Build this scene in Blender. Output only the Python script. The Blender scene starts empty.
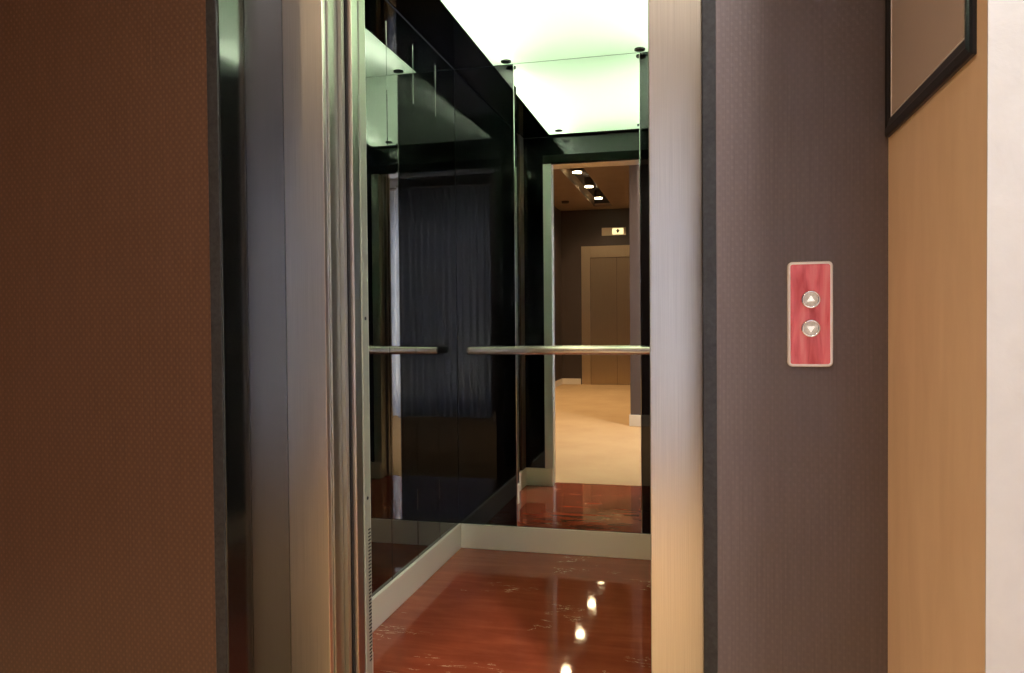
import bpy, bmesh, math, random
from mathutils import Vector, Matrix
random.seed(4)
C = bpy.context.scene.collection
SC = bpy.context.scene
PI = math.pi

# ------------------------------------------------------------------ materials
def nt(name):
    m = bpy.data.materials.new(name); m.use_nodes = True
    t = m.node_tree; t.nodes.clear()
    out = t.nodes.new('ShaderNodeOutputMaterial')
    return m, t, out

def node(t, typ, **kw):
    n = t.nodes.new(typ)
    for k, v in kw.items():
        if k in n.inputs.keys(): n.inputs[k].default_value = v
        else: setattr(n, k, v)
    return n

def principled(name, col, rough=.5, metal=0., spec=.5, coat=0., ior=1.45, aniso=0., coat_rough=.03):
    m, t, out = nt(name)
    b = t.nodes.new('ShaderNodeBsdfPrincipled')
    b.inputs['Base Color'].default_value = (*col, 1)
    b.inputs['Roughness'].default_value = rough
    b.inputs['Metallic'].default_value = metal
    b.inputs['IOR'].default_value = ior
    b.inputs['Specular IOR Level'].default_value = spec
    b.inputs['Coat Weight'].default_value = coat
    b.inputs['Coat Roughness'].default_value = coat_rough
    t.links.new(b.outputs[0], out.inputs[0])
    if aniso:
        b.inputs['Anisotropic'].default_value = aniso
    return m, t, b

def coords(t, scale=(1, 1, 1)):
    tc = t.nodes.new('ShaderNodeNewGeometry')
    mp = t.nodes.new('ShaderNodeMapping'); mp.inputs['Scale'].default_value = scale
    t.links.new(tc.outputs['Position'], mp.inputs[0])
    return mp.outputs[0]

def noise(t, vec, scale, detail=3, rough=.5, dist=0.):
    n = t.nodes.new('ShaderNodeTexNoise')
    n.inputs['Scale'].default_value = scale; n.inputs['Detail'].default_value = detail
    n.inputs['Roughness'].default_value = rough; n.inputs['Distortion'].default_value = dist
    t.links.new(vec, n.inputs['Vector']); return n.outputs['Fac']

def ramp(t, fac, stops):
    r = t.nodes.new('ShaderNodeValToRGB')
    e = r.color_ramp.elements
    while len(e) < len(stops): e.new(.5)
    for i, (p, c) in enumerate(stops):
        e[i].position = p; e[i].color = (*c, 1) if len(c) == 3 else c
    t.links.new(fac, r.inputs[0]); return r.outputs[0]

def math_(t, op, a, b=None):
    n = t.nodes.new('ShaderNodeMath'); n.operation = op
    for i, v in enumerate((a, b)):
        if v is None: continue
        if isinstance(v, (int, float)): n.inputs[i].default_value = v
        else: t.links.new(v, n.inputs[i])
    return n.outputs[0]

def mixc(t, fac, a, b, mode='MIX'):
    n = t.nodes.new('ShaderNodeMix'); n.data_type = 'RGBA'; n.blend_type = mode
    for i, v in ((0, fac), (6, a), (7, b)):
        if isinstance(v, (int, float)): n.inputs[i].default_value = v
        elif isinstance(v, tuple): n.inputs[i].default_value = (*v, 1)
        else: t.links.new(v, n.inputs[i])
    return n.outputs[2]

def bump(t, b, h, strength=.2, dist=.002):
    n = t.nodes.new('ShaderNodeBump'); n.inputs['Strength'].default_value = strength
    n.inputs['Distance'].default_value = dist
    t.links.new(h, n.inputs['Height']); t.links.new(n.outputs[0], b.inputs['Normal'])

def wallpaper(name, c1, c2):
    m, t, b = principled(name, (.08, .05, .045), .42, spec=.5)
    g = t.nodes.new('ShaderNodeNewGeometry')
    s = t.nodes.new('ShaderNodeSeparateXYZ'); t.links.new(g.outputs['Position'], s.inputs[0])
    u = math_(t, 'ADD', s.outputs[0], s.outputs[1])
    cu = math_(t, 'COSINE', math_(t, 'MULTIPLY', u, 2*PI/.0168))
    cz = math_(t, 'COSINE', math_(t, 'MULTIPLY', s.outputs[2], 2*PI/.0205))
    pr = math_(t, 'MULTIPLY', cu, cz)                       # staggered lozenges
    pat = ramp(t, pr, [(.22, (0, 0, 0)), (.75, (1, 1, 1))])
    mp = coords(t, (300, 300, 6))
    n = noise(t, mp, 1, 2)
    c = mixc(t, pat, c1, c2)
    c = mixc(t, .22, c, n, 'OVERLAY')
    t.links.new(c, b.inputs['Base Color'])
    bump(t, b, pat, .2, .0005)
    return m

def carpet():
    m, t, b = principled('carpet', (.5, .35, .2), .95, spec=.1)
    v = coords(t)
    n = noise(t, v, 420, 3, .6); n2 = noise(t, v, 2.2, 4, .6)
    c = ramp(t, n, [(.3, (.49, .32, .165)), (.7, (.63, .44, .245))])
    c = mixc(t, .25, c, ramp(t, n2, [(.35, (.40, .40, .40)), (.65, (.62, .62, .62))]), 'OVERLAY')
    t.links.new(c, b.inputs['Base Color']); bump(t, b, n, .5, .003)
    return m

def marble():
    m, t, b = principled('red_marble', (.25, .05, .025), .04, spec=.5, ior=1.5)
    v = coords(t)
    # stone streaks running along a slight diagonal
    mp = t.nodes.new('ShaderNodeMapping'); mp.inputs['Scale'].default_value = (1.2, 9, 1)
    mp.inputs['Rotation'].default_value = (0, 0, .22); t.links.new(v, mp.inputs[0])
    st = noise(t, mp.outputs[0], 2.2, 8, .65, .8)
    cl = noise(t, v, 3.5, 5, .6, .5)
    c = ramp(t, st, [(.30, (.225, .042, .019)), (.5, (.27, .055, .025)), (.68, (.33, .078, .037))])
    c = mixc(t, .35, c, ramp(t, cl, [(.3, (.18, .03, .012)), (.7, (.38, .085, .035))]))
    # thin pale veins, broken up
    mv = t.nodes.new('ShaderNodeMapping'); mv.inputs['Scale'].default_value = (1.0, 3.2, 1)
    mv.inputs['Rotation'].default_value = (0, 0, .28); t.links.new(v, mv.inputs[0])
    vn = noise(t, mv.outputs[0], 2.3, 9, .58, 1.8)
    vein = ramp(t, math_(t, 'ABSOLUTE', math_(t, 'SUBTRACT', vn, .5)), [(0., (1, 1, 1)), (.007, (0, 0, 0))])
    brk = ramp(t, noise(t, v, 2.9, 3, .5), [(.575, (0, 0, 0)), (.61, (1, 1, 1))])
    k = math_(t, 'MULTIPLY', vein, brk)
    k = math_(t, 'MULTIPLY', k, ramp(t, noise(t, v, 38, 2, .5), [(.35, (0, 0, 0)), (.5, (1, 1, 1))]))
    c = mixc(t, k, c, (.92, .70, .46))
    t.links.new(c, b.inputs['Base Color'])
    t.links.new(ramp(t, noise(t, v, 30, 2), [(.3, (.025,)*3), (.7, (.06,)*3)]), b.inputs['Roughness'])
    return m

def steel(name, col, rough, aniso=.75):
    """brushed metal: vertical grain spreads reflections sideways"""
    m, t, b = principled(name, col, rough, 1., aniso=aniso)
    tg = t.nodes.new('ShaderNodeTangent'); tg.direction_type = 'RADIAL'; tg.axis = 'Z'
    t.links.new(tg.outputs[0], b.inputs['Tangent'])
    v = coords(t, (900, 900, 3))
    n = noise(t, v, 1, 3, .6)
    c = mixc(t, ramp(t, n, [(.3, (0, 0, 0)), (.7, (1, 1, 1))]), tuple(x*.88 for x in col), tuple(min(1, x*1.06) for x in col))
    t.links.new(c, b.inputs['Base Color'])
    return m

def granite():
    m, t, b = principled('black_granite', (.01, .01, .012), .09, spec=.6, ior=1.6)
    v = coords(t)
    n = noise(t, v, 260, 3, .7)
    c = ramp(t, n, [(.45, (.004, .004, .004)), (.62, (.009, .010, .009)), (.74, (.03, .03, .027))])
    t.links.new(c, b.inputs['Base Color'])
    return m

def plaster(name, c1, c2, scale=(1, 1, 1), sc=6, rough=.8, bmp=.15):
    m, t, b = principled(name, c1, rough, spec=.3)
    v = coords(t, scale)
    n = noise(t, v, sc, 6, .6, .3)
    t.links.new(ramp(t, n, [(.3, c1), (.7, c2)]), b.inputs['Base Color'])
    bump(t, b, n, bmp, .003)
    return m

def emission(name, col, s):
    m, t, out = nt(name)
    e = t.nodes.new('ShaderNodeEmission'); e.inputs[0].default_value = (*col, 1); e.inputs[1].default_value = s
    t.links.new(e.outputs[0], out.inputs[0]); return m

def translucent(name, col, tcol, fac=.6, rough=.5):
    m, t, out = nt(name)
    d = t.nodes.new('ShaderNodeBsdfDiffuse'); d.inputs[0].default_value = (*col, 1)
    tr = t.nodes.new('ShaderNodeBsdfTranslucent'); tr.inputs[0].default_value = (*tcol, 1)
    mx = t.nodes.new('ShaderNodeMixShader'); mx.inputs[0].default_value = fac
    t.links.new(d.outputs[0], mx.inputs[1]); t.links.new(tr.outputs[0], mx.inputs[2])
    t.links.new(mx.outputs[0], out.inputs[0]); return m

def red_face():
    m, t, b = principled('red_swirled_plate', (.6, .07, .08), .25, spec=.5)
    v = coords(t, (1, 1, .16))
    n = noise(t, v, 34, 4, .55, 1.4)
    t.links.new(ramp(t, n, [(.32, (.52, .035, .04)), (.48, (.76, .12, .13)), (.7, (.85, .24, .25))]), b.inputs['Base Color'])
    return m

M = {}
M['paper'] = wallpaper('plum_wallpaper', (.108, .082, .079), (.120, .091, .087)); M['paper_dark'] = wallpaper('dark_wallpaper', (.058, .042, .036), (.07, .05, .043)); M['paper_warm_lit'] = wallpaper('warm_lit_wallpaper', (.076, .037, .022), (.106, .053, .031)); M['carpet'] = carpet(); M['marble'] = marble(); M['granite'] = granite()  # brown paper: same wallpaper with the warm lamplight put into its colour
M['steel'] = steel('brushed_steel', (.88, .85, .81), .30, .45)
M['steel_return'] = steel('dark_reflection_steel', (.085, .087, .095), .26, .3)  # same steel as the jambs, with its dark reflection put into the colour
M['satin_pink'] = principled('bright_edge_metal', (.9, .8, .74), .3, 1.)[0]
M['honed'] = plaster('honed_dark_stone', (.020, .019, .019), (.038, .038, .039), sc=90, rough=.35, bmp=0)
M['alu_pale'] = principled('pale_aluminium', (.84, .84, .76), .35, .3)[0]
M['alu'] = principled('pale_satin_aluminium', (.50, .52, .42), .34, .4)[0]
M['steel_dark'] = principled('steel_edge', (.46, .45, .40), .36, 1.)[0]
M['bronze'] = steel('warm_brushed_steel', (.78, .64, .46), .45)
M['bronze_leaf'] = steel('warm_brushed_door_steel', (.60, .48, .34), .42)
M['satin'] = principled('satin_rail_metal', (.95, .86, .77), .26, .88)[0]
M['chrome'] = principled('chrome', (.85, .83, .8), .08, 1.)[0]
M['black_glass_side'] = principled('black_glass_wall', (.0025, .003, .0035), .012, ior=1.95, spec=.5)[0]
M['matte_black'] = principled('matte_black', (.008, .008, .007), .9, spec=.05)[0]
M['black_glass'] = principled('black_glass', (.0025, .003, .0035), .012, ior=1.52, spec=.5)[0]
M['mirror'] = principled('mirror_silver', (.90, .92, .90), .0, 1.)[0]
M['dark_gap'] = principled('dark_recess', (.006, .006, .007), .6)[0]
M['rubber'] = principled('black_rubber', (.01, .01, .01), .5)[0]
M['cream'] = principled('cream_baseboard', (.84, .78, .63), .35, spec=.5)[0]
M['white_base'] = principled('white_baseboard', (.78, .72, .62), .4)[0]
M['ceiling'] = plaster('ceiling_plaster', (.36, .27, .20), (.41, .31, .23), sc=3, bmp=.05)
M['orange'] = plaster('orange_plaster', (.80, .59, .41), (.88, .67, .48), (5, 5, 1.1), 3.2, .55, .06)
M['white'] = plaster('white_plaster', (.57, .56, .545), (.62, .61, .595), sc=14, bmp=.3)
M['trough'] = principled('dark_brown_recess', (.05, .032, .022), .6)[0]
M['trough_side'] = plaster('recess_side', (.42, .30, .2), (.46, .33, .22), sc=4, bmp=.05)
M['diffuser'] = translucent('opal_diffuser', (.66, .72, .64), (.87, .96, .83), .72)
M['tube'] = emission('lamp_tube', (1., .96, .92), 112.)
M['plenum'] = principled('lamp_tray', (.20, .25, .20), .8)[0]
M['spot_glow'] = emission('spot_glow', (1., .78, .45), 34.)
M['spot_cool'] = emission('spot_glow_neutral', (1., .88, .7), 20.)
M['curtain'] = translucent('sheer_curtain', (.62, .68, .80), (.72, .80, .95), .6)
M['frame_black'] = principled('black_frame_lacquer', (.012, .014, .02), .28)[0]
M['board'] = plaster('brown_board', (.56, .47, .435), (.58, .49, .455), sc=2, rough=.22, bmp=0)
M['red'] = red_face()
M['button'] = plaster('pearl_button', (.50, .51, .49), (.80, .80, .78), sc=160, rough=.2, bmp=0)
M['arrow'] = principled('white_emissive_arrow', (.95, .95, .93), .4)[0]
_n = M['arrow'].node_tree.nodes['Principled BSDF']; _n.inputs['Emission Color'].default_value = (1, 1, 1, 1); _n.inputs['Emission Strength'].default_value = .35  # weak emission keeps the button arrows white
M['plate_rim'] = principled('pale_steel_rim', (.85, .81, .77), .4, .2)[0]
M['amber'] = emission('lit_display', (1., .74, .35), 1.1)
M['ink'] = principled('display_ink', (.03, .02, .01), .5)[0]
M['window_frame'] = principled('white_window_frame', (.75, .75, .73), .4)[0]
M['pane'] = (lambda r: r[0])(principled('window_glass', (1, 1, 1), 0.0))
M['pane'].node_tree.nodes['Principled BSDF'].inputs['Transmission Weight'].default_value = 1.
M['pane'].node_tree.nodes['Principled BSDF'].inputs['IOR'].default_value = 1.05

# ------------------------------------------------------------------ mesh helpers
def bm_new(): return bmesh.new()

def box(bm, x0, x1, y0, y1, z0, z1, bev=0., seg=2):
    r = bmesh.ops.create_cube(bm, size=1.)
    vs = r['verts']
    bmesh.ops.scale(bm, vec=(x1-x0, y1-y0, z1-z0), verts=vs)
    bmesh.ops.translate(bm, vec=((x0+x1)/2, (y0+y1)/2, (z0+z1)/2), verts=vs)
    if bev:
        es = list({e for v in vs for e in v.link_edges})
        bmesh.ops.bevel(bm, geom=es, offset=bev, segments=seg, affect='EDGES', profile=.5)
    return bm

def cyl(bm, c, r, h, axis='z', n=28, r2=None):
    res = bmesh.ops.create_cone(bm, cap_ends=True, segments=n, radius1=r, radius2=r if r2 is None else r2, depth=h)
    vs = res['verts']
    if axis == 'x': bmesh.ops.rotate(bm, matrix=Matrix.Rotation(PI/2, 3, 'Y'), verts=vs)
    if axis == 'y': bmesh.ops.rotate(bm, matrix=Matrix.Rotation(-PI/2, 3, 'X'), verts=vs)
    bmesh.ops.translate(bm, vec=c, verts=vs); return bm

def prism(bm, pts, d, plane='xz', at=0.):
    """polygon pts (counter-clockwise) extruded by d along the remaining axis from 'at'"""
    def P(a, b, o):
        return {'xz': (a, o, b), 'yz': (o, a, b), 'xy': (a, b, o)}[plane]
    f = [bm.verts.new(P(a, b, at)) for a, b in pts]
    g = [bm.verts.new(P(a, b, at+d)) for a, b in pts]
    n = len(pts)
    bm.faces.new(f[::-1]); bm.faces.new(g)
    for i in range(n): bm.faces.new((f[i], f[(i+1) % n], g[(i+1) % n], g[i]))
    bmesh.ops.recalc_face_normals(bm, faces=bm.faces)
    return bm

def rounded(x0, x1, z0, z1, r, n=6):
    p = []
    for cx, cz, a0 in ((x1-r, z0+r, -90), (x1-r, z1-r, 0), (x0+r, z1-r, 90), (x0+r, z0+r, 180)):
        for k in range(n+1):
            a = math.radians(a0+90*k/n); p.append((cx+r*math.cos(a), cz+r*math.sin(a)))
    return p

def worldloc(o):
    v = Vector((0, 0, 0))
    while o: v += Vector(o.location); o = o.parent
    return v

def obj(name, bm, mat, parent=None, label=None, smooth=False, origin=None):
    """world-space bmesh -> one mesh object, stored relative to its parent"""
    base = worldloc(parent) if parent else Vector((0, 0, 0))
    loc = Vector(origin) if origin else base
    bmesh.ops.translate(bm, vec=-loc, verts=bm.verts)
    me = bpy.data.meshes.new(name); bm.to_mesh(me); bm.free()
    me.materials.append(mat)
    if smooth:
        for p in me.polygons: p.use_smooth = True
    o = bpy.data.objects.new(name, me); C.objects.link(o)
    if parent: o.parent = parent
    o.location = loc-base
    if label: o['label'] = label
    return o

def thing(name, label, cat, loc, group=None):
    o = bpy.data.objects.new(name, None); C.objects.link(o); o.empty_display_size = .05
    o.location = loc; o['label'] = label; o['category'] = cat
    if group: o['group'] = group
    return o

def tag(o, label, cat, group=None):
    o['label'] = label; o['category'] = cat
    if group: o['group'] = group
    return o

def struct(name, bm, mat, parent=None, label=None):
    o = obj(name, bm, mat, parent)
    if not parent: o['kind'] = 'structure'
    if label: o['label'] = label
    return o

# ------------------------------------------------------------------ dimensions (metres; camera over the origin, +Y into the lift)
CE = 3.004                 # lobby ceiling
FW = 1.606                 # lobby face of the lift wall
XL, XR = -1.143, .080      # lift car side walls
YB, YF = 3.55, 2.09        # lift car back / front inner face
ZC = 2.32                  # lift car ceiling
LL, LR = -.980, -.1163     # landing door opening
JL, JR = -.947, -.110      # car door opening
FY = 1.90                  # steel frame face
DH = 2.14                  # door head
HW = -2.32                 # lobby left wall
HB = -6.03                 # far end of the lobby
PX, PY = -.695, -.913      # corner of the wall behind the camera
OX = .3547                 # orange partition face

# ------------------------------------------------------------------ lobby shell
b = box(bm_new(), HW-.15, 2.1, HB-.15, 1.985, -.12, 0)
struct('floor', b, M['carpet'], label='tan carpet of the lift lobby')
b = box(bm_new(), XL-.02, XR+.02, 1.993, YB+.02, -.12, 0)
struct('floor_elevator', b, M['marble'], label='polished red marble floor of the lift car')
b = box(bm_new(), JL, JR, 1.985, 1.993, -.12, .002)
struct('trim_1', b, M['chrome'], label='thin metal strip between carpet and red marble')

# lobby ceiling with the slots of the two light troughs
def ceiling_with_slots(slots, x0, x1, y0, y1, z0, z1):
    bm = bm_new(); xs = sorted({x0, x1, *[s[0] for s in slots], *[s[1] for s in slots]})
    for a, c in zip(xs, xs[1:]):
        cuts = sorted([(s[2], s[3]) for s in slots if s[0] <= a+1e-6 and s[1] >= c-1e-6])
        y = y0
        for s0, s1 in cuts:
            if s0 > y: box(bm, a, c, y, s0, z0, z1)
            y = s1
        if y < y1: box(bm, a, c, y, y1, z0, z1)
    return bm
TR = (-1.69, -1.39, -5.68, -.05)
struct('ceiling', ceiling_with_slots([TR], HW-.15, 2.1, HB-.15, 1.70, CE, CE+.05), M['ceiling'], label='warm plaster lobby ceiling')
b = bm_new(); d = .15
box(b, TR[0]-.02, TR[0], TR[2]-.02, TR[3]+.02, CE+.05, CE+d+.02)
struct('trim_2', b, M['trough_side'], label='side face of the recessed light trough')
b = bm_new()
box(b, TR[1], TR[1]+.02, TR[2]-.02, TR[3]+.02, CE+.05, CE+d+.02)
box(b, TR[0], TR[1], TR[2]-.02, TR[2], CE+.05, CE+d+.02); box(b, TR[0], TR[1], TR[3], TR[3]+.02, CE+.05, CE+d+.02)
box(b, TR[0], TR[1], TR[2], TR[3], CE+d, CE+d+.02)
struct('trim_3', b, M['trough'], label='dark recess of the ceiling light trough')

# walls
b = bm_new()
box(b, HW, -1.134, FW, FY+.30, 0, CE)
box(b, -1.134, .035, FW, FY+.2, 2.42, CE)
struct('wall_front', b, M['paper_warm_lit'], label='patterned wallpaper wall left of and above the lift door, warm lamplight put into its brown colour')
b = bm_new(); box(b, .035, OX, FW, FY+.2, 0, CE)
struct('wall_front_right', b, M['paper'], label='dark wallpapered strip of wall right of the lift door with the call buttons')
b = bm_new(); box(b, HW-.15, HW, HB-.15, FY+.3, 0, CE)
struct('wall_left', b, M['paper_dark'])
b = bm_new(); box(b, HW, 2.1, HB-.15, HB, 0, CE)
struct('wall_far', b, M['paper_dark'], label='dark wall with the far lift, seen in the mirror')
b = bm_new(); box(b, PX, -.10, HB, PY, 0, CE)
struct('wall_corner', b, M['paper'], label='wall corner behind the viewer seen in the mirror')
b = bm_new(); box(b, OX, OX+.03, 1.0875, FY+.2, 0, CE)
struct('wall_right', b, M['orange'], label='narrow orange plastered wall at the right')
b = bm_new(); box(b, OX+.03, 2.1, 1.0875, 1.3, 0, CE); box(b, OX, 2.1, 1.085, 1.0875, 0, CE)
struct('wall_white', b, M['white'], label='white wall at the right edge of the view')
b = bm_new(); box(b, 1.95, 2.1, -1.6, 1.085, 0, CE)
struct('wall_east', b, M['white'])
# wall with the window behind the camera
WX0, WX1, WZ0, WZ1 = 0., 1.45, .08, 2.45
b = bm_new()
box(b, -.10, WX0, -1.55, -1.40, 0, CE); box(b, WX1, 1.95, -1.55, -1.40, 0, CE)
box(b, WX0, WX1, -1.55, -1.40, 0, WZ0); box(b, WX0, WX1, -1.55, -1.40, WZ1, CE)
struct('wall_window', b, M['white'])
w = thing('window_1', 'tall window behind the sheer curtain', 'window', (.785, -1.5, WZ0)); w['kind'] = 'structure'; del w['category']
b = bm_new()
for x in (WX0, (WX0+WX1)/2-.025, WX1-.05): box(b, x, x+.05, -1.51, -1.45, WZ0, WZ1)
box(b, WX0, WX1, -1.505, -1.455, WZ0, WZ0+.06); box(b, WX0, WX1, -1.505, -1.455, WZ1-.06, WZ1)
obj('window_frame', b, M['window_frame'], w)

# baseboards of the lobby
def bb(name, boxes, mat='white_base'):
    bm = bm_new()
    for q in boxes: box(bm, *q, bev=.003, seg=1)
    struct(name, bm, M[mat])
bb('baseboard_left', [(HW, HW+.014, HB, FW, 0, .10)])
bb('baseboard_far', [(HW+.014, -1.985, HB, HB+.014, 0, .10), (-.79, PX, HB, HB+.014, 0, .10)])
bb('baseboard_corner', [(PX-.014, -.10, PY, PY+.014, 0, .118), (PX-.014, PX, HB+.014, PY, 0, .118)])
bb('baseboard_front', [(HW+.014, -1.14, FW-.014, FW, 0, .10), (.045, OX, FW-.014, FW, 0, .10)])

# ------------------------------------------------------------------ door surround of the near lift
GX = LL-.124; RX = .007
b = bm_new()
box(b, GX-.028, GX, FW+.006, 1.719, 0, 2.42, .002, 1)
box(b, RX, RX+.026, FW+.006, 1.719, 0, 2.42, .0015, 1)
box(b, GX, RX, FW+.006, 1.719, 2.36, 2.42, .002, 1)
struct('trim_4', b, M['granite'], label='black polished granite reveal of the lift doorway')
b = bm_new()
box(b, GX-.030, GX-.001, FW-.001, FW+.006, 0, 2.42, .001, 1)
box(b, RX+.001, RX+.028, FW-.001, FW+.006, 0, 2.42, .001, 1)
box(b, GX-.001, RX+.001, FW-.001, FW+.006, 2.36, 2.42, .001, 1)
struct('trim_7', b, M['honed'], label='narrow dark stone strip edging the wallpaper beside the lift doorway')

fr = thing('elevator_door_frame', 'wide brushed steel door frame of the open elevator, framing the black glass car', 'door frame', (-.524, FY, 0))
b = box(bm_new(), GX, LL, FY, FY+.012, 0, 2.36, .001, 1)
lj = obj('jamb', b, M['steel'], fr, origin=((GX+LL)/2, FY, 0))
obj('jamb_return', box(bm_new(), GX-.01, GX, 1.719, FY+.012, 0, 2.36), M['steel_return'], lj, 'steel return facing into the doorway, dark bluish reflection put into its colour', origin=(GX, 1.8, 0))
b = box(bm_new(), LR, RX, FY, FY+.012, 0, 2.36, .001, 1)
rj = obj('jamb', b, M['steel'], fr, 'right jamb, bright tan and silver brushed steel', origin=((LR+RX)/2, FY, 0))
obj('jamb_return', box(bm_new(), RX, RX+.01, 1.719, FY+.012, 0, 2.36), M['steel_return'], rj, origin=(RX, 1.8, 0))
b = bm_new(); box(b, LL, LR, FY, FY+.012, DH, 2.36)
box(b, LL, LR, FY+.012, YF-.032, DH, DH+.012)
obj('head', b, M['steel'], fr, origin=(-.52, FY, DH))
obj('edge_strip', box(bm_new(), LL-.001, LL+.002, FY-.014, FY-.0005, 0, DH, .001, 1), M['satin_pink'], fr, 'bright polished edge', origin=(LL, FY, 0))

def landing_leaf(side):
    s = -1 if side == 'left' else 1
    X = LL if s < 0 else LR
    t = thing('elevator_landing_door',
              'retracted steel landing door leaf in the left side of the doorway, only its edge showing' if s < 0 else
              'retracted steel landing door leaf hidden behind the right jamb of the open doorway', 'elevator door', (X, 1.93, 0), None)
    def bx(y0, y1, inset, bev=.0005):
        a, c = (X-.13, X+inset) if s < 0 else (X-inset*.3, X+.105)
        return box(bm_new(), a, c, y0, y1, .006, DH, bev, 2)
    obj('door_panel', bx(1.914, 1.966, .006), M['steel_dark'], t, origin=(X, 1.93, 0))
    obj('door_panel', bx(1.968, 1.987, .018), M['steel_dark'], t, origin=(X, 1.97, 0))
    return t
landing_leaf('left'); landing_leaf('right')

def car_leaf(side):
    s = -1 if side == 'left' else 1
    X = JL if s < 0 else JR
    t = thing('elevator_car_door',
              'retracted car door leaf, thin steel edge right of the black gap left of the entrance' if s < 0 else
              'retracted car door leaf on the right side of the car entrance', 'elevator door', (X, 2.02, 0))
    a, c = (X-.13, X-.002) if s < 0 else (X+.002, X+.105)
    obj('door_panel', box(bm_new(), a, c, 2.006, 2.046, .006, DH, .0005, 2), M['steel_dark'], t, origin=(X, 2.02, 0))
    a, c = (X-.02, X-.001) if s < 0 else (X+.001, X+.02)
    obj('edge_strip', box(bm_new(), a, c, 2.001, 2.0055, .006, DH), M['satin_pink'], t, 'thin bright edge', origin=(X, 2.003, 0))
car_leaf('left'); car_leaf('right')

# dark back of the door pocket so that no daylight leaks between the leaves
b = bm_new()
box(b, -1.30, LL-.135, 1.93, YF-.035, 0, 2.36); box(b, LR+.11, .26, 1.93, YF-.035, 0, 2.36)
box(b, LL-.13, JL-.012, 1.9885, 2.0, 0, DH); box(b, JR+.012, LR+.105, 1.9885, 2.0, 0, DH)
box(b, LL-.13, LR+.105, 1.93, YF-.035, DH+.02, 2.36)
struct('trim_5', b, M['dark_gap'], label='black gap between landing door and car door')

# car door post with light-curtain holes and slots
po = thing('door_post', 'steel post left of the car entrance with small sensor holes and fine slots below', 'door post', (-.97, 2.07, 0))
b = bm_new()
box(b, JL-.045, JL, 2.05, YF+.001, 0, DH, .0015, 1)
box(b, JL-.055, JL-.045, YF-.01, YF+.001, 0, DH, .0015, 1)
obj('post_body', b, M['alu'], po, origin=(JL-.02, 2.05, 0))
obj('cover_plate', box(bm_new(), JL-.055, JL-.0005, YF+.001, YF+.003, 0, DH), M['alu_pale'], po, 'pale cover plate facing into the car')
for z in (1.112, .585):
    obj('sensor_hole', cyl(bm_new(), (JL+.0005, 2.070, z), .005, .002, 'x', 16), M['rubber'], po, 'small black round hole')
b = bm_new()
for k in range(38): box(b, JL-.0005, JL+.001, 2.072, 2.088, .10+k*.0105, .104+k*.0105)
obj('slot_strip', b, M['rubber'], po, 'row of fine horizontal slots')
po2 = thing('door_post', 'steel post at the right of the car entrance, seen only in the mirror', 'door post', (-.08, 2.07, 0))
b = bm_new()
box(b, JR, JR+.045, 2.05, YF+.001, 0, DH, .0015, 1)
box(b, JR+.045, JR+.055, YF-.01, YF+.001, 0, DH, .0015, 1)
obj('post_body', b, M['alu'], po2, origin=(JR+.02, 2.05, 0))

# ------------------------------------------------------------------ lift car
def glass_wall(name, strips, label, mat='black_glass'):
    """strips: list of boxes; backing is a dark sheet behind them"""
    o = bpy.data.objects.new(name, None); C.objects.link(o); o['kind'] = 'structure'; o['label'] = label
    return o
gw = bpy.data.objects.new('wall_elevator_left', None); C.objects.link(gw); gw.location = (XL, 2.8, 0); gw['kind'] = 'structure'
gw['label'] = 'left wall of the lift car, tall black glass panels'
obj('backing', box(bm_new(), XL-.03, XL-.008, YF-.01, YB+.03, 0, ZC+.02), M['dark_gap'], gw)
ys = [3.548, 3.269, 2.992, 2.715, 2.438, 2.161, YF]
for a, c in zip(ys[1:], ys): obj('glass_panel', box(bm_new(), XL-.008, XL, a+.0017, c-.0017, .03, ZC-.004, .0022, 1), M['black_glass_side'], gw)
gw = bpy.data.objects.new('wall_elevator_right', None); C.objects.link(gw); gw.location = (XR, 2.8, 0); gw['kind'] = 'structure'
gw['label'] = 'right wall of the lift car in black glass, seen in reflections'
obj('backing', box(bm_new(), XR+.008, XR+.03, YF-.01, YB+.03, 0, ZC+.02), M['dark_gap'], gw)
for a, c in zip(ys[1:], ys): obj('glass_panel', box(bm_new(), XR, XR+.008, a+.0017, c-.0017, .03, ZC-.004, .0022, 1), M['black_glass_side'], gw)
gw = bpy.data.objects.new('wall_elevator_back', None); C.objects.link(gw); gw.location = (-.5, YB, 0); gw['kind'] = 'structure'
gw['label'] = 'back wall of the lift car, black glass either side of the mirror'
obj('backing', box(bm_new(), XL-.03, XR+.03, YB+.008, YB+.03, 0, ZC+.02), M['dark_gap'], gw)
ML, MR = -.849, -.259
obj('glass_panel', box(bm_new(), XL, ML-.002, YB, YB+.008, .03, ZC-.002, .0012, 1), M['black_glass'], gw)
obj('glass_panel', box(bm_new(), MR+.002, XR, YB, YB+.008, .03, ZC-.002, .0012, 1), M['black_glass'], gw)
gw = bpy.data.objects.new('wall_elevator_front', None); C.objects.link(gw); gw.location = (-.5, YF, 0); gw['kind'] = 'structure'
gw['label'] = 'front wall of the lift car beside and above the doorway, seen in the mirror'
for q in ((XL, JL-.055, YF-.006, YF, .03, ZC-.003), (JR+.055, XR, YF-.006, YF, .03, ZC-.003), (JL-.055, JR+.055, YF-.006, YF, DH+.055, ZC-.003)):
    obj('glass_panel', box(bm_new(), *q, bev=.0015, seg=1), M['black_glass'], gw)
b = bm_new(); box(b, XL-.03, JL-.045, YF-.03, YF-.006, 0, ZC+.02); box(b, JR+.045, XR+.03, YF-.03, YF-.006, 0, ZC+.02)
box(b, JL-.045, JR+.045, YF-.03, YF-.006, DH+.055, ZC+.02)
obj('backing', b, M['dark_gap'], gw)
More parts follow.
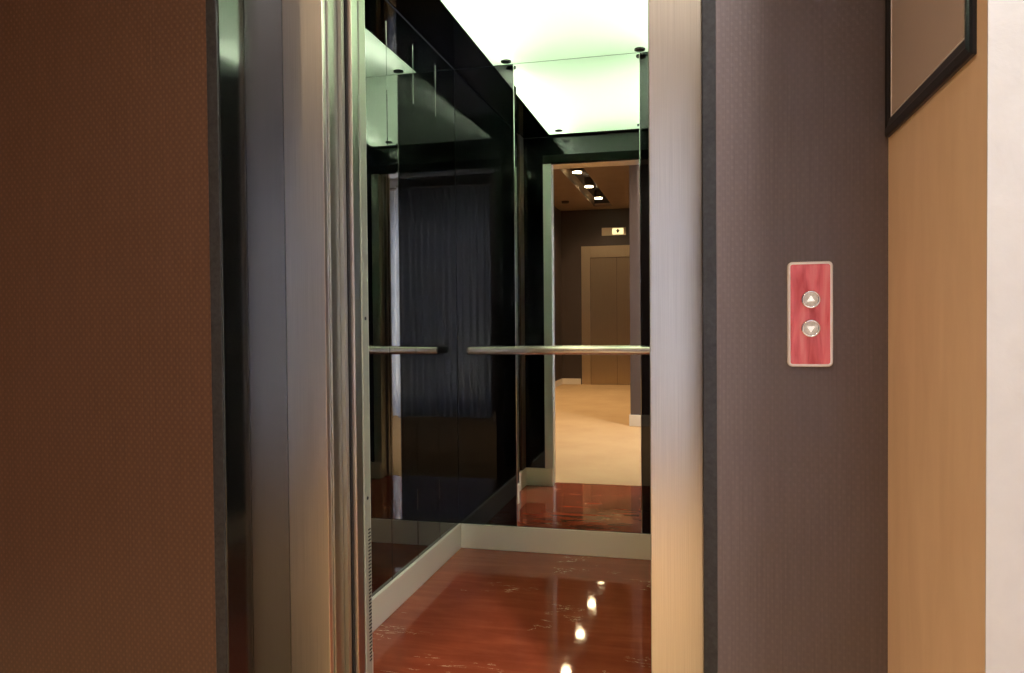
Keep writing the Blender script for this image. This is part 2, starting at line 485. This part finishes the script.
obj('door_lintel', box(bm_new(), JL-.055, JR+.055, YF-.03, YF+.012, DH, DH+.055, .002, 1), M['matte_black'], gw)

# mirror with a narrow bevelled edge
mr = thing('wall_mirror', 'tall narrow mirror on the back wall of the lift car, above the cream baseboard', 'mirror', ((ML+MR)/2, YB, .12))
b = bm_new()
bw, bd = .012, .00045
z0, z1 = .119, ZC-.003
o_ = [(ML, z0), (MR, z0), (MR, z1), (ML, z1)]
i_ = [(ML+bw, z0), (MR-bw, z0), (MR-bw, z1), (ML+bw, z1)]
vo = [b.verts.new((x, YB-.004+bd, z)) for x, z in o_]; vi = [b.verts.new((x, YB-.004, z)) for x, z in i_]
vb = [b.verts.new((x, YB+.004, z)) for x, z in o_]
b.faces.new(vi[::-1]); b.faces.new(vb)
b.faces.new((vo[0], vo[3], vi[3], vi[0])); b.faces.new((vo[1], vi[1], vi[2], vo[2]))
b.faces.new((vo[0], vi[0], vi[1], vo[1])); b.faces.new((vo[3], vo[2], vi[2], vi[3]))
for i in range(4): b.faces.new((vo[i], vo[(i+1) % 4], vb[(i+1) % 4], vb[i]))
bmesh.ops.recalc_face_normals(b, faces=b.faces)
obj('mirror_glass', b, M['mirror'], mr, origin=((ML+MR)/2, YB, .12))

for x in (ML, MR):
    obj('polished_edge', box(bm_new(), x-.0022, x+.0022, YB-.0055, YB-.001, .119, ZC-.003, .0018, 3), M['chrome'], mr, 'bright polished edge', smooth=True, origin=(x, YB, .12))

# baseboards of the car
for nm, q in (('baseboard_elevator_left', (XL, XL+.015, YF+.001, YB-.001, 0, .1166)), ('baseboard_elevator_right', (XR-.015, XR, YF+.001, YB-.001, 0, .1166)),
              ('baseboard_elevator_back', (XL+.015, XR-.015, YB-.015, YB, 0, .1166))):
    struct(nm, box(bm_new(), *q, bev=.0025, seg=2), M['cream'])
b = bm_new(); box(b, XL+.015, JL-.003, YF, YF+.015, 0, .1166, .0025, 2); box(b, JR+.003, XR-.015, YF, YF+.015, 0, .1166, .0025, 2)
struct('baseboard_elevator_front', b, M['cream'])

# handrail
hr = thing('handrail', 'pale satin metal handrail across the back wall in front of the mirror', 'handrail', (-.52, 3.49, .963))
b = box(bm_new(), -1.075, .035, 3.472, 3.508, .944, .982, .0125, 4)
obj('rail', b, M['satin'], hr, smooth=True)
for x in (-.96, -.08):
    obj('bracket', cyl(bm_new(), (x, 3.53, .963), .009, .05, 'y', 16), M['chrome'], hr)

# luminous ceiling of the car
CXL, CXR, CYF = -.948, -.09, 2.142
b = bm_new()
box(b, XL, CXL-.001, YF, YB, ZC, ZC+.02); box(b, CXR+.001, XR, YF, YB, ZC, ZC+.02); box(b, CXL-.001, CXR+.001, YF, CYF-.001, ZC, ZC+.02)
struct('ceiling_elevator', b, M['black_glass'], label='dark glossy border round the lit ceiling panel of the lift car')
cl = thing('luminous_ceiling_panel', 'large glowing white-green ceiling light panel of the elevator car', 'ceiling light', (-.52, 2.85, ZC))
obj('diffuser', box(bm_new(), CXL, CXR, CYF, YB, ZC, ZC+.004), M['diffuser'], cl, origin=(-.52, 2.85, ZC))
b = bm_new(); zt = ZC+.20
box(b, CXL-.02, CXL, CYF-.02, YB+.02, ZC+.004, zt); box(b, CXR, CXR+.02, CYF-.02, YB+.02, ZC+.004, zt)
box(b, CXL, CXR, CYF-.02, CYF, ZC+.004, zt); box(b, CXL, CXR, YB, YB+.02, ZC+.004, zt)
box(b, CXL, CXR, CYF, YB, zt, zt+.02)
obj('lamp_tray', b, M['plenum'], cl)
for x in (CXL+.07, CXR-.07):
    obj('lamp_tube', cyl(bm_new(), (x, 2.82, ZC+.055), .013, 1.26, 'y', 16), M['tube'], cl)
for x, y in ((-.874, 3.502), (-.254, 3.502), (-.867, 2.24), (-.254, 2.24)):
    b = cyl(bm_new(), (x, y, ZC-.003), .024, .006, 'z', 32)
    obj('panel_fixing', b, M['rubber'], cl, 'small black round fixing')

# ------------------------------------------------------------------ far lift in the mirror
ff = thing('elevator_door_frame', 'brushed steel frame of the closed far elevator, seen in the mirror', 'door frame', (-1.397, HB, 0))
b = box(bm_new(), -1.965, -1.813, HB, HB+.03, 0, 2.378, .003, 1); obj('jamb', b, M['bronze'], ff, origin=(-1.89, HB, 0))
b = box(bm_new(), -.981, -.829, HB, HB+.03, 0, 2.378, .003, 1); obj('jamb', b, M['bronze'], ff, origin=(-.9, HB, 0))
b = box(bm_new(), -1.813, -.981, HB, HB+.03, 2.178, 2.378, .003, 1); obj('head', b, M['bronze'], ff, origin=(-1.4, HB, 2.2))
for x0, x1, lb in ((-1.809, -1.362, 'left closed leaf of the far elevator door seen in the mirror, beside the wide steel jamb'),
                   (-1.358, -.981, 'right closed leaf of the far elevator door seen in the mirror, partly cut off by the wall corner')):
    tag(obj('elevator_door', box(bm_new(), x0, x1, HB+.002, HB+.008, .004, 2.172, .002, 2), M['bronze_leaf'], origin=((x0+x1)/2, HB+.002, .004)), lb, 'elevator door', 'closed leaves of the far elevator')
b = bm_new(); box(b, -1.975, -.819, HB, HB+.004, 0, 2.388)
struct('trim_6', b, M['dark_gap'], label='dark outline round the far lift frame')
ind = thing('floor_indicator', 'brass-coloured floor indicator plate with a lit arrow above the far elevator', 'indicator', (-1.40, HB, 2.617))
obj('plate', box(bm_new(), -1.61, -1.20, HB, HB+.012, 2.55, 2.685, .003, 2), M['bronze'], ind)
obj('display', box(bm_new(), -1.43, -1.24, HB+.012, HB+.015, 2.565, 2.67), M['amber'], ind, 'lit amber display')
obj('arrow', prism(bm_new(), [(-1.335, 2.585), (-1.30, 2.635), (-1.322, 2.635), (-1.322, 2.655), (-1.348, 2.655), (-1.348, 2.635), (-1.37, 2.635)], .002, 'xz', HB+.0145), M['ink'], ind, 'small dark arrow')
tag(obj('smoke_detector', cyl(bm_new(), (-2.06, -4.98, CE-.015), .055, .03, 'z', 24, .062), M['trough'], origin=(-2.06, -4.98, CE)),
    'small dark round detector on the lobby ceiling left of the light trough', 'smoke detector')

# recessed spots
def lamp(name, x, y, z, col, power, cone=150, blend=.6, rad=.035, target=None, parent=None):
    l = bpy.data.lights.new(name, 'SPOT'); l.energy = power; l.color = col; l.shadow_soft_size = rad
    l.spot_size = math.radians(cone); l.spot_blend = blend
    o = bpy.data.objects.new(name, l); C.objects.link(o)
    if parent: o.parent = parent; o.location = Vector((x, y, z))-worldloc(parent)
    else: o.location = (x, y, z)
    return o
def spot(x, y, z, label, col, power, glow, group, cone=150):
    t = thing('recessed_spotlight', label, 'spotlight', (x, y, z), group)
    b = cyl(bm_new(), (x, y, z+.054), .066, .116, 'z', 32) if z > CE+.01 else cyl(bm_new(), (x, y, z-.006), .062, .012, 'z', 32)
    obj('housing_ring', b, M['trough'], t)
    obj('lamp_lens', cyl(bm_new(), (x, y, z-.014), .058, .006, 'z', 28), glow, t)
    lamp('spot_beam', x, y, z-.03, col, power, cone, .8, .04, parent=t)
WARM = (1., .69, .40)
place = ['glowing ceiling spotlight in the trough, nearest the lift doorway in the mirror and highest', 'glowing middle spotlight of the ceiling trough seen in the mirror',
         'glowing spotlight at the far end of the ceiling trough, lowest in the mirror', 'glowing trough spotlight nearest the viewer, above the mirror view, reflected low in the marble', 'trough spotlight nearest the lift wall, out of view']
for (y, lb) in zip((-2.80, -3.90, -4.98, -1.70, -.60), place):
    spot(-1.53, y, CE+.036, lb, WARM, 58, M['spot_glow'], 'spotlights in the ceiling trough')
spot(-1.05, .72, CE, 'ceiling spotlight above the lobby in front of the lift, out of view', (1., .66, .38), 26, M['spot_glow'], 'spotlights over the lift doorway', 140)
spot(.55, .70, CE, 'ceiling spotlight near the orange wall, out of view', (.98, .95, .94), 175, M['spot_cool'], 'spotlights over the lift doorway', 150)

spot(-.05, -.45, CE, 'unseen ceiling spotlight added behind the viewer to brighten the top of the steel frame', (1., .84, .68), 45, M['spot_cool'], 'spotlights over the lift doorway', 140)  # added lamp, unseen, gives the steel frame a brighter top

# ------------------------------------------------------------------ call panel
K = FW/1.535
FX0, FX1, FZ0, FZ1 = .1625*K, .2425*K, 1.1-.09*K, 1.1+.107*K
BX = .203*K
cp = thing('elevator_call_panel', 'small upright red call button plate with pale rim on the dark wallpaper', 'call panel', ((FX0+FX1)/2, FW, FZ0))
b = bm_new()
outer = rounded(FX0, FX1, FZ0, FZ1, .009, 8); inner = rounded(FX0+.0052, FX1-.0052, FZ0+.0052, FZ1-.0052, .0045, 8)
yo, yi = FW-.012, FW+.0006
n = len(outer)
A = [b.verts.new((x, yo+.002, z)) for x, z in outer]; A2 = [b.verts.new((x*1+(0), yi, z)) for x, z in outer]
mid = rounded(FX0+.0018, FX1-.0018, FZ0+.0018, FZ1-.0018, .0078, 8)
Mi = [b.verts.new((x, yo, z)) for x, z in mid]
B = [b.verts.new((x, yo+.0005, z)) for x, z in inner]; B2 = [b.verts.new((x, yi, z)) for x, z in inner]
for i in range(n):
    j = (i+1) % n
    for p, q in ((A2, A), (A, Mi), (Mi, B), (B, B2)): b.faces.new((p[i], p[j], q[j], q[i]))
bmesh.ops.recalc_face_normals(b, faces=b.faces)
obj('rim', b, M['plate_rim'], cp, 'pale metal rim with rounded corners')
obj('face_plate', prism(bm_new(), [(x, z) for x, z in inner], .0075, 'xz', FW-.0095), M['red'], cp, 'red swirled face plate')
for zc, up in ((1.1+.036*K, 1), (1.1-.018*K, -1)):
    bt = obj('button', None or cyl(bm_new(), (BX, FW-.0135, zc), .0128, .008, 'y', 36), M['button'], cp, 'round pearly button with a white %s arrow' % ('up' if up > 0 else 'down'), origin=(BX, FW-.0125, zc))
    bm = bm_new(); N = 40
    rings = [(.0128, -.0095), (.0128, -.0175), (.0142, -.0192), (.0168, -.0187), (.0178, -.0165), (.0178, -.0095)]
    V = [[bm.verts.new((BX+r*math.cos(2*PI*k/N), FW+y, zc+r*math.sin(2*PI*k/N))) for k in range(N)] for r, y in rings]
    for a in range(len(rings)-1):
        for k in range(N): bm.faces.new((V[a][k], V[a][(k+1) % N], V[a+1][(k+1) % N], V[a+1][k]))
    bmesh.ops.recalc_face_normals(bm, faces=bm.faces)
    obj('button_ring', bm, M['chrome'], bt, smooth=True)
    w_ = .0070; h_ = .0102*up
    pts = [(BX-w_, zc-h_*.35), (BX+w_, zc-h_*.35), (BX, zc+h_*.75)]
    if up < 0: pts = pts[::-1]
    obj('arrow', prism(bm_new(), pts, .0012, 'xz', FW-.0185), M['arrow'], bt, 'small white triangle')

# ------------------------------------------------------------------ framed board on the orange wall
pf = thing('picture_frame', 'black framed brown board hanging high on the narrow orange wall', 'picture frame', (OX, 1.36, 1.1+.330*K))
PY0, PY1, PZ0, PZ1 = 1.125, 1.600, 1.1+.330*K, 2.3
def frame_loop(bm, prof):
    """prof: list of (inset, stand-off) ; mitred rectangle in the YZ plane facing -X"""
    L = []
    for ins, off in prof:
        L.append([bm.verts.new((OX-off, y, z)) for y, z in ((PY0+ins, PZ0+ins), (PY1-ins, PZ0+ins), (PY1-ins, PZ1-ins), (PY0+ins, PZ1-ins))])
    for a in range(len(L)-1):
        for k in range(4): bm.faces.new((L[a][k], L[a][(k+1) % 4], L[a+1][(k+1) % 4], L[a+1][k]))
    bmesh.ops.recalc_face_normals(bm, faces=bm.faces); return bm
obj('frame', frame_loop(bm_new(), [(0, 0), (0, .005), (.003, .008), (.012, .010), (.017, .008), (.029, .006), (.031, .004), (.031, 0), (0, 0)]), M['frame_black'], pf)
obj('mount_edge', frame_loop(bm_new(), [(.031, .002), (.031, .0045), (.034, .0045), (.034, .002)]), M['plate_rim'], pf, 'thin pale inner edge')
obj('board', box(bm_new(), OX-.0035, OX-.0005, PY0+.029, PY1-.029, PZ0+.029, PZ1-.029), M['board'], pf)

# ------------------------------------------------------------------ curtain at the window
cu = thing('curtain', 'long pale bluish sheer curtain with upright folds, reflected in the black glass', 'curtain', (.75, -1.2, 0))
bm = bm_new(); N = 260; rows = []
for j, z in enumerate((.012, .6, 1.3, 2.0, 2.62)):
    row = []
    for i in range(N+1):
        u = i/N; x = -.06+u*1.53
        y = -1.20+.032*math.sin(u*118+.6*math.sin(u*21))+.014*math.sin(u*53+1+j*.15)+.006*math.sin(u*240)
        row.append(bm.verts.new((x, y, z)))
    rows.append(row)
for a, c in zip(rows, rows[1:]):
    for i in range(N): bm.faces.new((a[i], a[i+1], c[i+1], c[i]))
obj('fabric', bm, M['curtain'], cu, smooth=True)
b = cyl(bm_new(), (.70, -1.2, 2.64), .012, 1.56, 'x', 16)
obj('curtain_rod', b, M['chrome'], cu)
for x in (-.04, 1.46): obj('bracket', box(bm_new(), x-.01, x+.01, -1.40, -1.19, 2.63, 2.65), M['chrome'], cu)

# daylight outside the window
l = bpy.data.lights.new('daylight', 'AREA'); l.shape = 'RECTANGLE'; l.size = 1.5; l.size_y = 2.5; l.energy = 1750; l.color = (.66, .80, 1.)
o = bpy.data.objects.new('daylight', l); C.objects.link(o); o.location = (.785, -1.75, 1.3); o.rotation_euler = (PI/2, 0, PI)
w = bpy.data.worlds.new('sky'); SC.world = w; w.use_nodes = True
w.node_tree.nodes['Background'].inputs[0].default_value = (.72, .84, 1., 1); w.node_tree.nodes['Background'].inputs[1].default_value = 1.2

# ------------------------------------------------------------------ camera
ya, pi_, ro = math.radians(13.7405), math.radians(-1.1359), math.radians(-.493)
R0 = Vector((math.cos(ya), math.sin(ya), 0))
F = Vector((-math.sin(ya)*math.cos(pi_), math.cos(ya)*math.cos(pi_), math.sin(pi_)))
U0 = R0.cross(F)
c_, s_ = math.cos(ro), math.sin(ro)
R = R0*c_+U0*s_; U = U0*c_-R0*s_
cam = bpy.data.cameras.new('camera'); co = bpy.data.objects.new('camera', cam); C.objects.link(co)
cam.sensor_width = 36; cam.lens = 764.9175/1024*36; cam.clip_start = .02
mat = Matrix((R, U, -F)).transposed().to_4x4(); mat.translation = (0, 0, 1.1)
co.matrix_world = mat
SC.camera = co

SC.view_settings.view_transform = 'Standard'; SC.view_settings.look = 'None'
SC.view_settings.exposure = .7; SC.view_settings.gamma = 1.
SC.view_settings.use_curve_mapping = False
cy = SC.cycles
cy.max_bounces = 14; cy.glossy_bounces = 10; cy.diffuse_bounces = 6; cy.transmission_bounces = 8
cy.use_denoising = True; cy.sample_clamp_indirect = 6.
